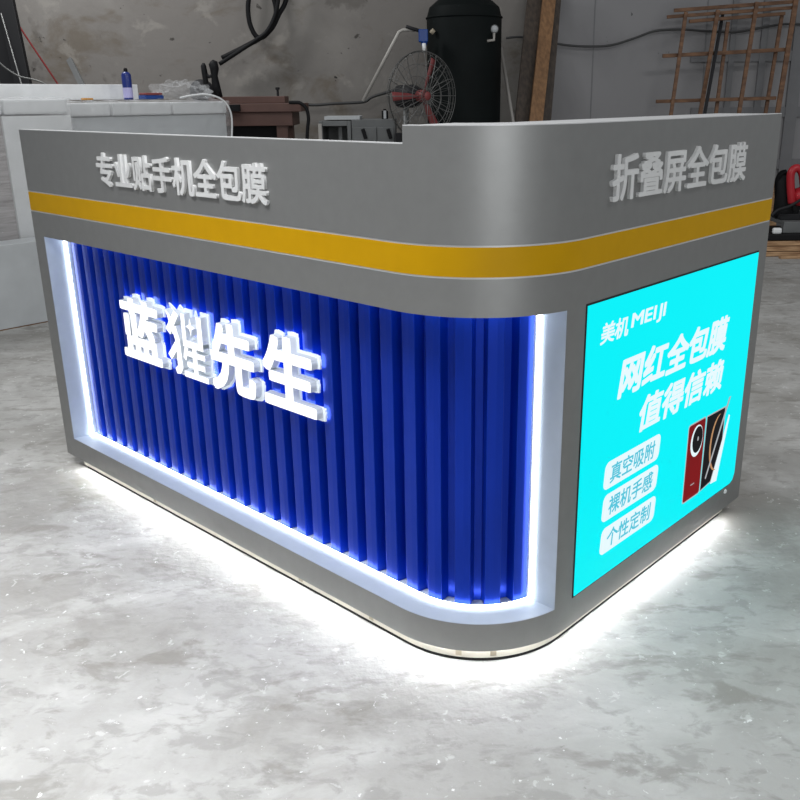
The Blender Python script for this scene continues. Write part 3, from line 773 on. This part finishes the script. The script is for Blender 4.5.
# long white board on top
XW = XB-.32; y1 = onx(138, 90, XW).y; zw0 = zB_+.018; hW = onx(80, 84.3, XW).z-zw0
o = link('white_foam_board', bx(-.10, 0, -3.2, 0, 0, hW), 'white', None, False, .004); o.location = (XW, y1, zw0); tag(o, 'long white board lying on edge along the wrapped cabinets', 'board')
# spray can, pack, crumpled film
XC = XB-.16
pc = onx(128.5, 97, XC); hc = onx(127, 68, XC).z-zw0; t = thing('spray_can', 'blue and lilac spray can standing on the wrapped cabinets', 'spray can', (XC, pc.y, zw0))
rc_ = .033
bm = bmesh.new(); lathe(bm, [(rc_*.95, 0), (rc_, .008), (rc_, hc*.78), (rc_*.8, hc*.84), (rc_*.45, hc*.88)], n=28); smooth_by_angle(link('can_body', bm, 'navy', t))
bm = bmesh.new(); lathe(bm, [(rc_*1.012, .012), (rc_*1.012, hc*.38)], n=28); smooth_by_angle(link('can_label', bm, 'lilac', t))
bm = bmesh.new(); lathe(bm, [(rc_*.42, hc*.88), (rc_*.42, hc*.95), (rc_*.25, hc)], n=16); smooth_by_angle(link('nozzle', bm, 'black', t))
pc = onx(151, 96, XC); o = thing('small_packet', 'small blue and red packet lying beside the crumpled film', 'packet', (XC, pc.y, zw0))
bm = bmesh.new(); box(bm, -.05, .05, -.075, .075, 0, .028); link('packet_base', bm, 'bluep', o, False, .006)
bm = bmesh.new(); box(bm, -.045, .045, -.07, .07, .0285, .045); link('packet_lid', bm, 'redblade', o, False, .006)
bm = bmesh.new(); bmesh.ops.create_icosphere(bm, subdivisions=4, radius=1)
for v in bm.verts:
    s = 1+.28*math.sin(v.co.x*9+v.co.z*5)*math.cos(v.co.y*8)+random.uniform(-.10, .10)
    v.co = Vector((v.co.x*.12*s, v.co.y*.24*s, max(.0, v.co.z*.10*s+.02)))
pc = onx(183, 95, XC); o = link('crumpled_film', bm, 'film'); o.location = (XC, pc.y, zw0); tag(o, 'heap of crumpled clear plastic film on the wrapped cabinets', 'plastic film')
pc = onx(92, 98, XB-.05); o = link('orange_tape', bx(-.02, .02, -.035, .035, 0, .012), 'orange', None, False, .003); o.location = (XB-.12, pc.y, zw0); tag(o, 'tiny orange tape piece lying before the long white board', 'tape')
def wtube(name, label, cat, pts, r, k, smooth=5):
    b0 = Vector(pts[-1]); bm = bmesh.new(); tube(bm, [Vector(p)-b0 for p in pts], r, 8, smooth=smooth); o = link(name, bm, k, None, True); o.location = b0; return tag(o, label, cat)
wtube('white_cable', 'white cable arching off the end of the wrapped cabinets', 'cable', [onx(180, 98, XB+.03), onx(192, 95.5, XB+.04), onx(207, 94.5, XB+.05), onx(221, 99, XB+.06), onx(229, 108, XB+.07), onx(232, 122, XB+.07), onx(231, 150, XB+.07)], .007, 'white')

# low panel standing on the floor at the left edge
XP = -4.2; yp0 = onx(0, 331.7, XP).y-.9; zt = onx(17, 243.5, XP).z
t = thing('low_white_panel', 'low pale grey box panel standing on the floor at the left edge', 'panel', (XP, yp0, 0))
bm = bmesh.new(); box(bm, -.18, 0, 0, 2.0, .006, zt); link('panel_box', bm, 'offwhite', t, False, .003)
bm = bmesh.new(); box(bm, -.17, -.004, .01, 1.99, 0, .0058); link('bottom_edge', bm, 'plank', t)

# ------------------------------------------------------------------ machine and timber at the right edge
F7 = 7.15
b = P(785, 256, F7); b.z = 0; x0 = P(762, 250, F7).x; x1 = x0+1.3
zt1 = P(785, 241, F7).z
t = bg('plywood_stack', 'stack of orange brown plywood strips lying on the floor at right', 'timber', (x0, F7, 0))
n = 3
for k in range(n):
    bm = bmesh.new(); box(bm, random.uniform(0, .04), 1.3, random.uniform(0, .02), .55, zt1*k/n+.002, zt1*(k+1)/n-.004); link('plywood_strip', bm, 'ply', t, False, .003)
o = link('wood_offcut', bx(0, .9, 0, .05, 0, .02), 'ply', None, False, .002); w = CAM+R0*(x0+.12)+HD*(F7-.11); o.location = (w.x, w.y, 0); o.rotation_euler = (0, 0, YAW+.03); tag(o, 'thin wooden strip on the floor in front of the plywood stack', 'timber')
zt2 = P(785, 235, F7).z
t = bg('black_sheet', 'flat black sheet lying on the plywood stack', 'sheet', (x0, F7+.02, zt1)); bm = bmesh.new(); box(bm, -.01, 1.28, 0, .52, 0.001, zt2-zt1); link('sheet', bm, 'black', t, False, .006)
zt3 = P(785, 221, F7+.15).z
xg = P(781, 228, F7+.15).x-x0
t = bg('sheet_metal', 'dull grey metal sheet lying below the red machine', 'panel', (x0, F7+.1, zt2)); bm = bmesh.new(); box(bm, xg, 1.28, 0, .06, .001, zt3-zt2); box(bm, xg, 1.28, .06, .42, zt3-zt2-.03, zt3-zt2); link('folded_sheet', bm, 'steel', t, False, .004)
pp = P(779.5, 229, F7+.03); o = link('white_lump', bx(-.045, .03, -.02, .02, 0, .05), 'white', None, False, .015); w = CAM+R0*pp.x+HD*(F7+.06); o.location = (w.x, w.y, zt2+.001); o.rotation_euler = (0, 0, YAW); tag(o, 'small white lump at the left end of the grey metal sheet', 'offcut')
# cut-off machine
FM = F7+.3; b = P(788, 220, FM); b.z = zt3; t = bg('cutting_machine', 'red and black cutting machine with curved red handle at right edge', 'machine', b)
q = lambda u, v, d=0: P(u, v, FM+d)-b
bm = bmesh.new(); tube(bm, [q(784, 218.5, 0), q(783.5, 212, 0), q(783.5, 196, 0), q(783.5, 182, 0), q(784, 175, 0)], [.07, .085, .07, .065, .035], 20); 
o = link('motor_housing', bm, 'black', t, True); o.scale = (1, 1, 1)
bm = bmesh.new()
for k in range(2): tube(bm, [q(779, 205), q(778, 185), q(781, 175), q(786, 173)], .03, 10, smooth=4)
link('guard_rim', bm, 'black', t, True)
bm = bmesh.new(); tube(bm, [q(792, 203, -.12), q(791, 192, -.12), q(790.5, 178, -.12), q(792, 171, -.12), q(797, 168, -.12), q(802, 173, -.12), q(804, 188, -.12)], .032, 12, smooth=5); link('red_handle', bm, 'red', t, True)
bm = bmesh.new(); tube(bm, [q(793, 193, -.1), q(799, 196, -.1), q(815, 197, -.1)], [.04, .08, .09], 20); link('red_cover', bm, 'red', t, True)
bm = bmesh.new(); tube(bm, [q(792, 207, -.05), q(792, 207, -.02)], .07, 28); link('cutting_wheel', bm, 'dark', t, True)
bm = bmesh.new(); box(bm, q(776, 215).x, q(815, 215).x, -.1, .10, 0, .05); link('machine_base', bm, 'dark', t, False, .006)
bm = bmesh.new(); tube(bm, [q(771, 216, -.2), q(778, 210, -.2), q(790, 206, -.2), q(802, 199, -.2)], .012, 8, smooth=4); link('side_lever', bm, 'dark', t, True)
o = link('brown_carton', pbox(760, 779, 184, 219, F7+.9, .3, (P(770, 219, F7+.9).x, F7+.9, 0)), 'ply', None, False, .004); 
w = CAM+R0*P(770, 219, F7+.9).x+HD*(F7+.9); o.location = (w.x, w.y, 0); o.rotation_euler = (0, 0, YAW); tag(o, 'brown carton standing behind the machine at right edge', 'carton')
for v in o.data.vertices:
    if v.co.z < P(770, 210, F7+.75).z: v.co.z = 0

# ------------------------------------------------------------------ light
wd = bpy.data.worlds.new('world'); sc.world = wd; wd.use_nodes = True
wd.node_tree.nodes['Background'].inputs[0].default_value = (.92, .96, 1, 1); wd.node_tree.nodes['Background'].inputs[1].default_value = .30
def area(name, l, rot, sx_, sy_, e, c=(1, 1, 1)):
    d = bpy.data.lights.new(name, 'AREA'); d.shape = 'RECTANGLE'; d.size = sx_; d.size_y = sy_; d.energy = e; d.color = c
    o = bpy.data.objects.new(name, d); col.objects.link(o); o.location = l; o.rotation_euler = rot; return o
area('ceiling_lamp', (-.6, -.6, 4.2), (0, 0, YAW), 1.6, .5, 45, (.98, .99, 1))
area('ceiling_lamp', (-3.0, .6, 4.2), (0, 0, YAW), 1.6, .5, 35, (.98, .99, 1))
area('ceiling_lamp', (-6.2, 1.6, 4.2), (0, 0, YAW), 1.6, .5, 90, (.98, .99, 1))
area('ceiling_lamp', (2.0, 3.2, 4.4), (0, 0, YAW), 1.6, .5, 85, (.98, .99, 1))
d = area('floor_fill_light', (-.75, -1.15, 2.7), (0, 0, 0), 1.3, .6, 38, (.97, .985, 1)); d.data.spread = math.radians(105)  # unseen fill light added to widen the bright floor before the counter
# unseen light behind the camera, added for the rounded corner's highlight
area('corner_highlight_light', (4.2, -2.7, 1.9), (math.radians(82), 0, math.radians(58)), 2.6, 2.6, 85, (.95, .98, 1))

sc.view_settings.view_transform = 'Standard'; sc.view_settings.look = 'None'; sc.view_settings.exposure = 0; sc.view_settings.gamma = 1
sc.view_settings.use_curve_mapping = False
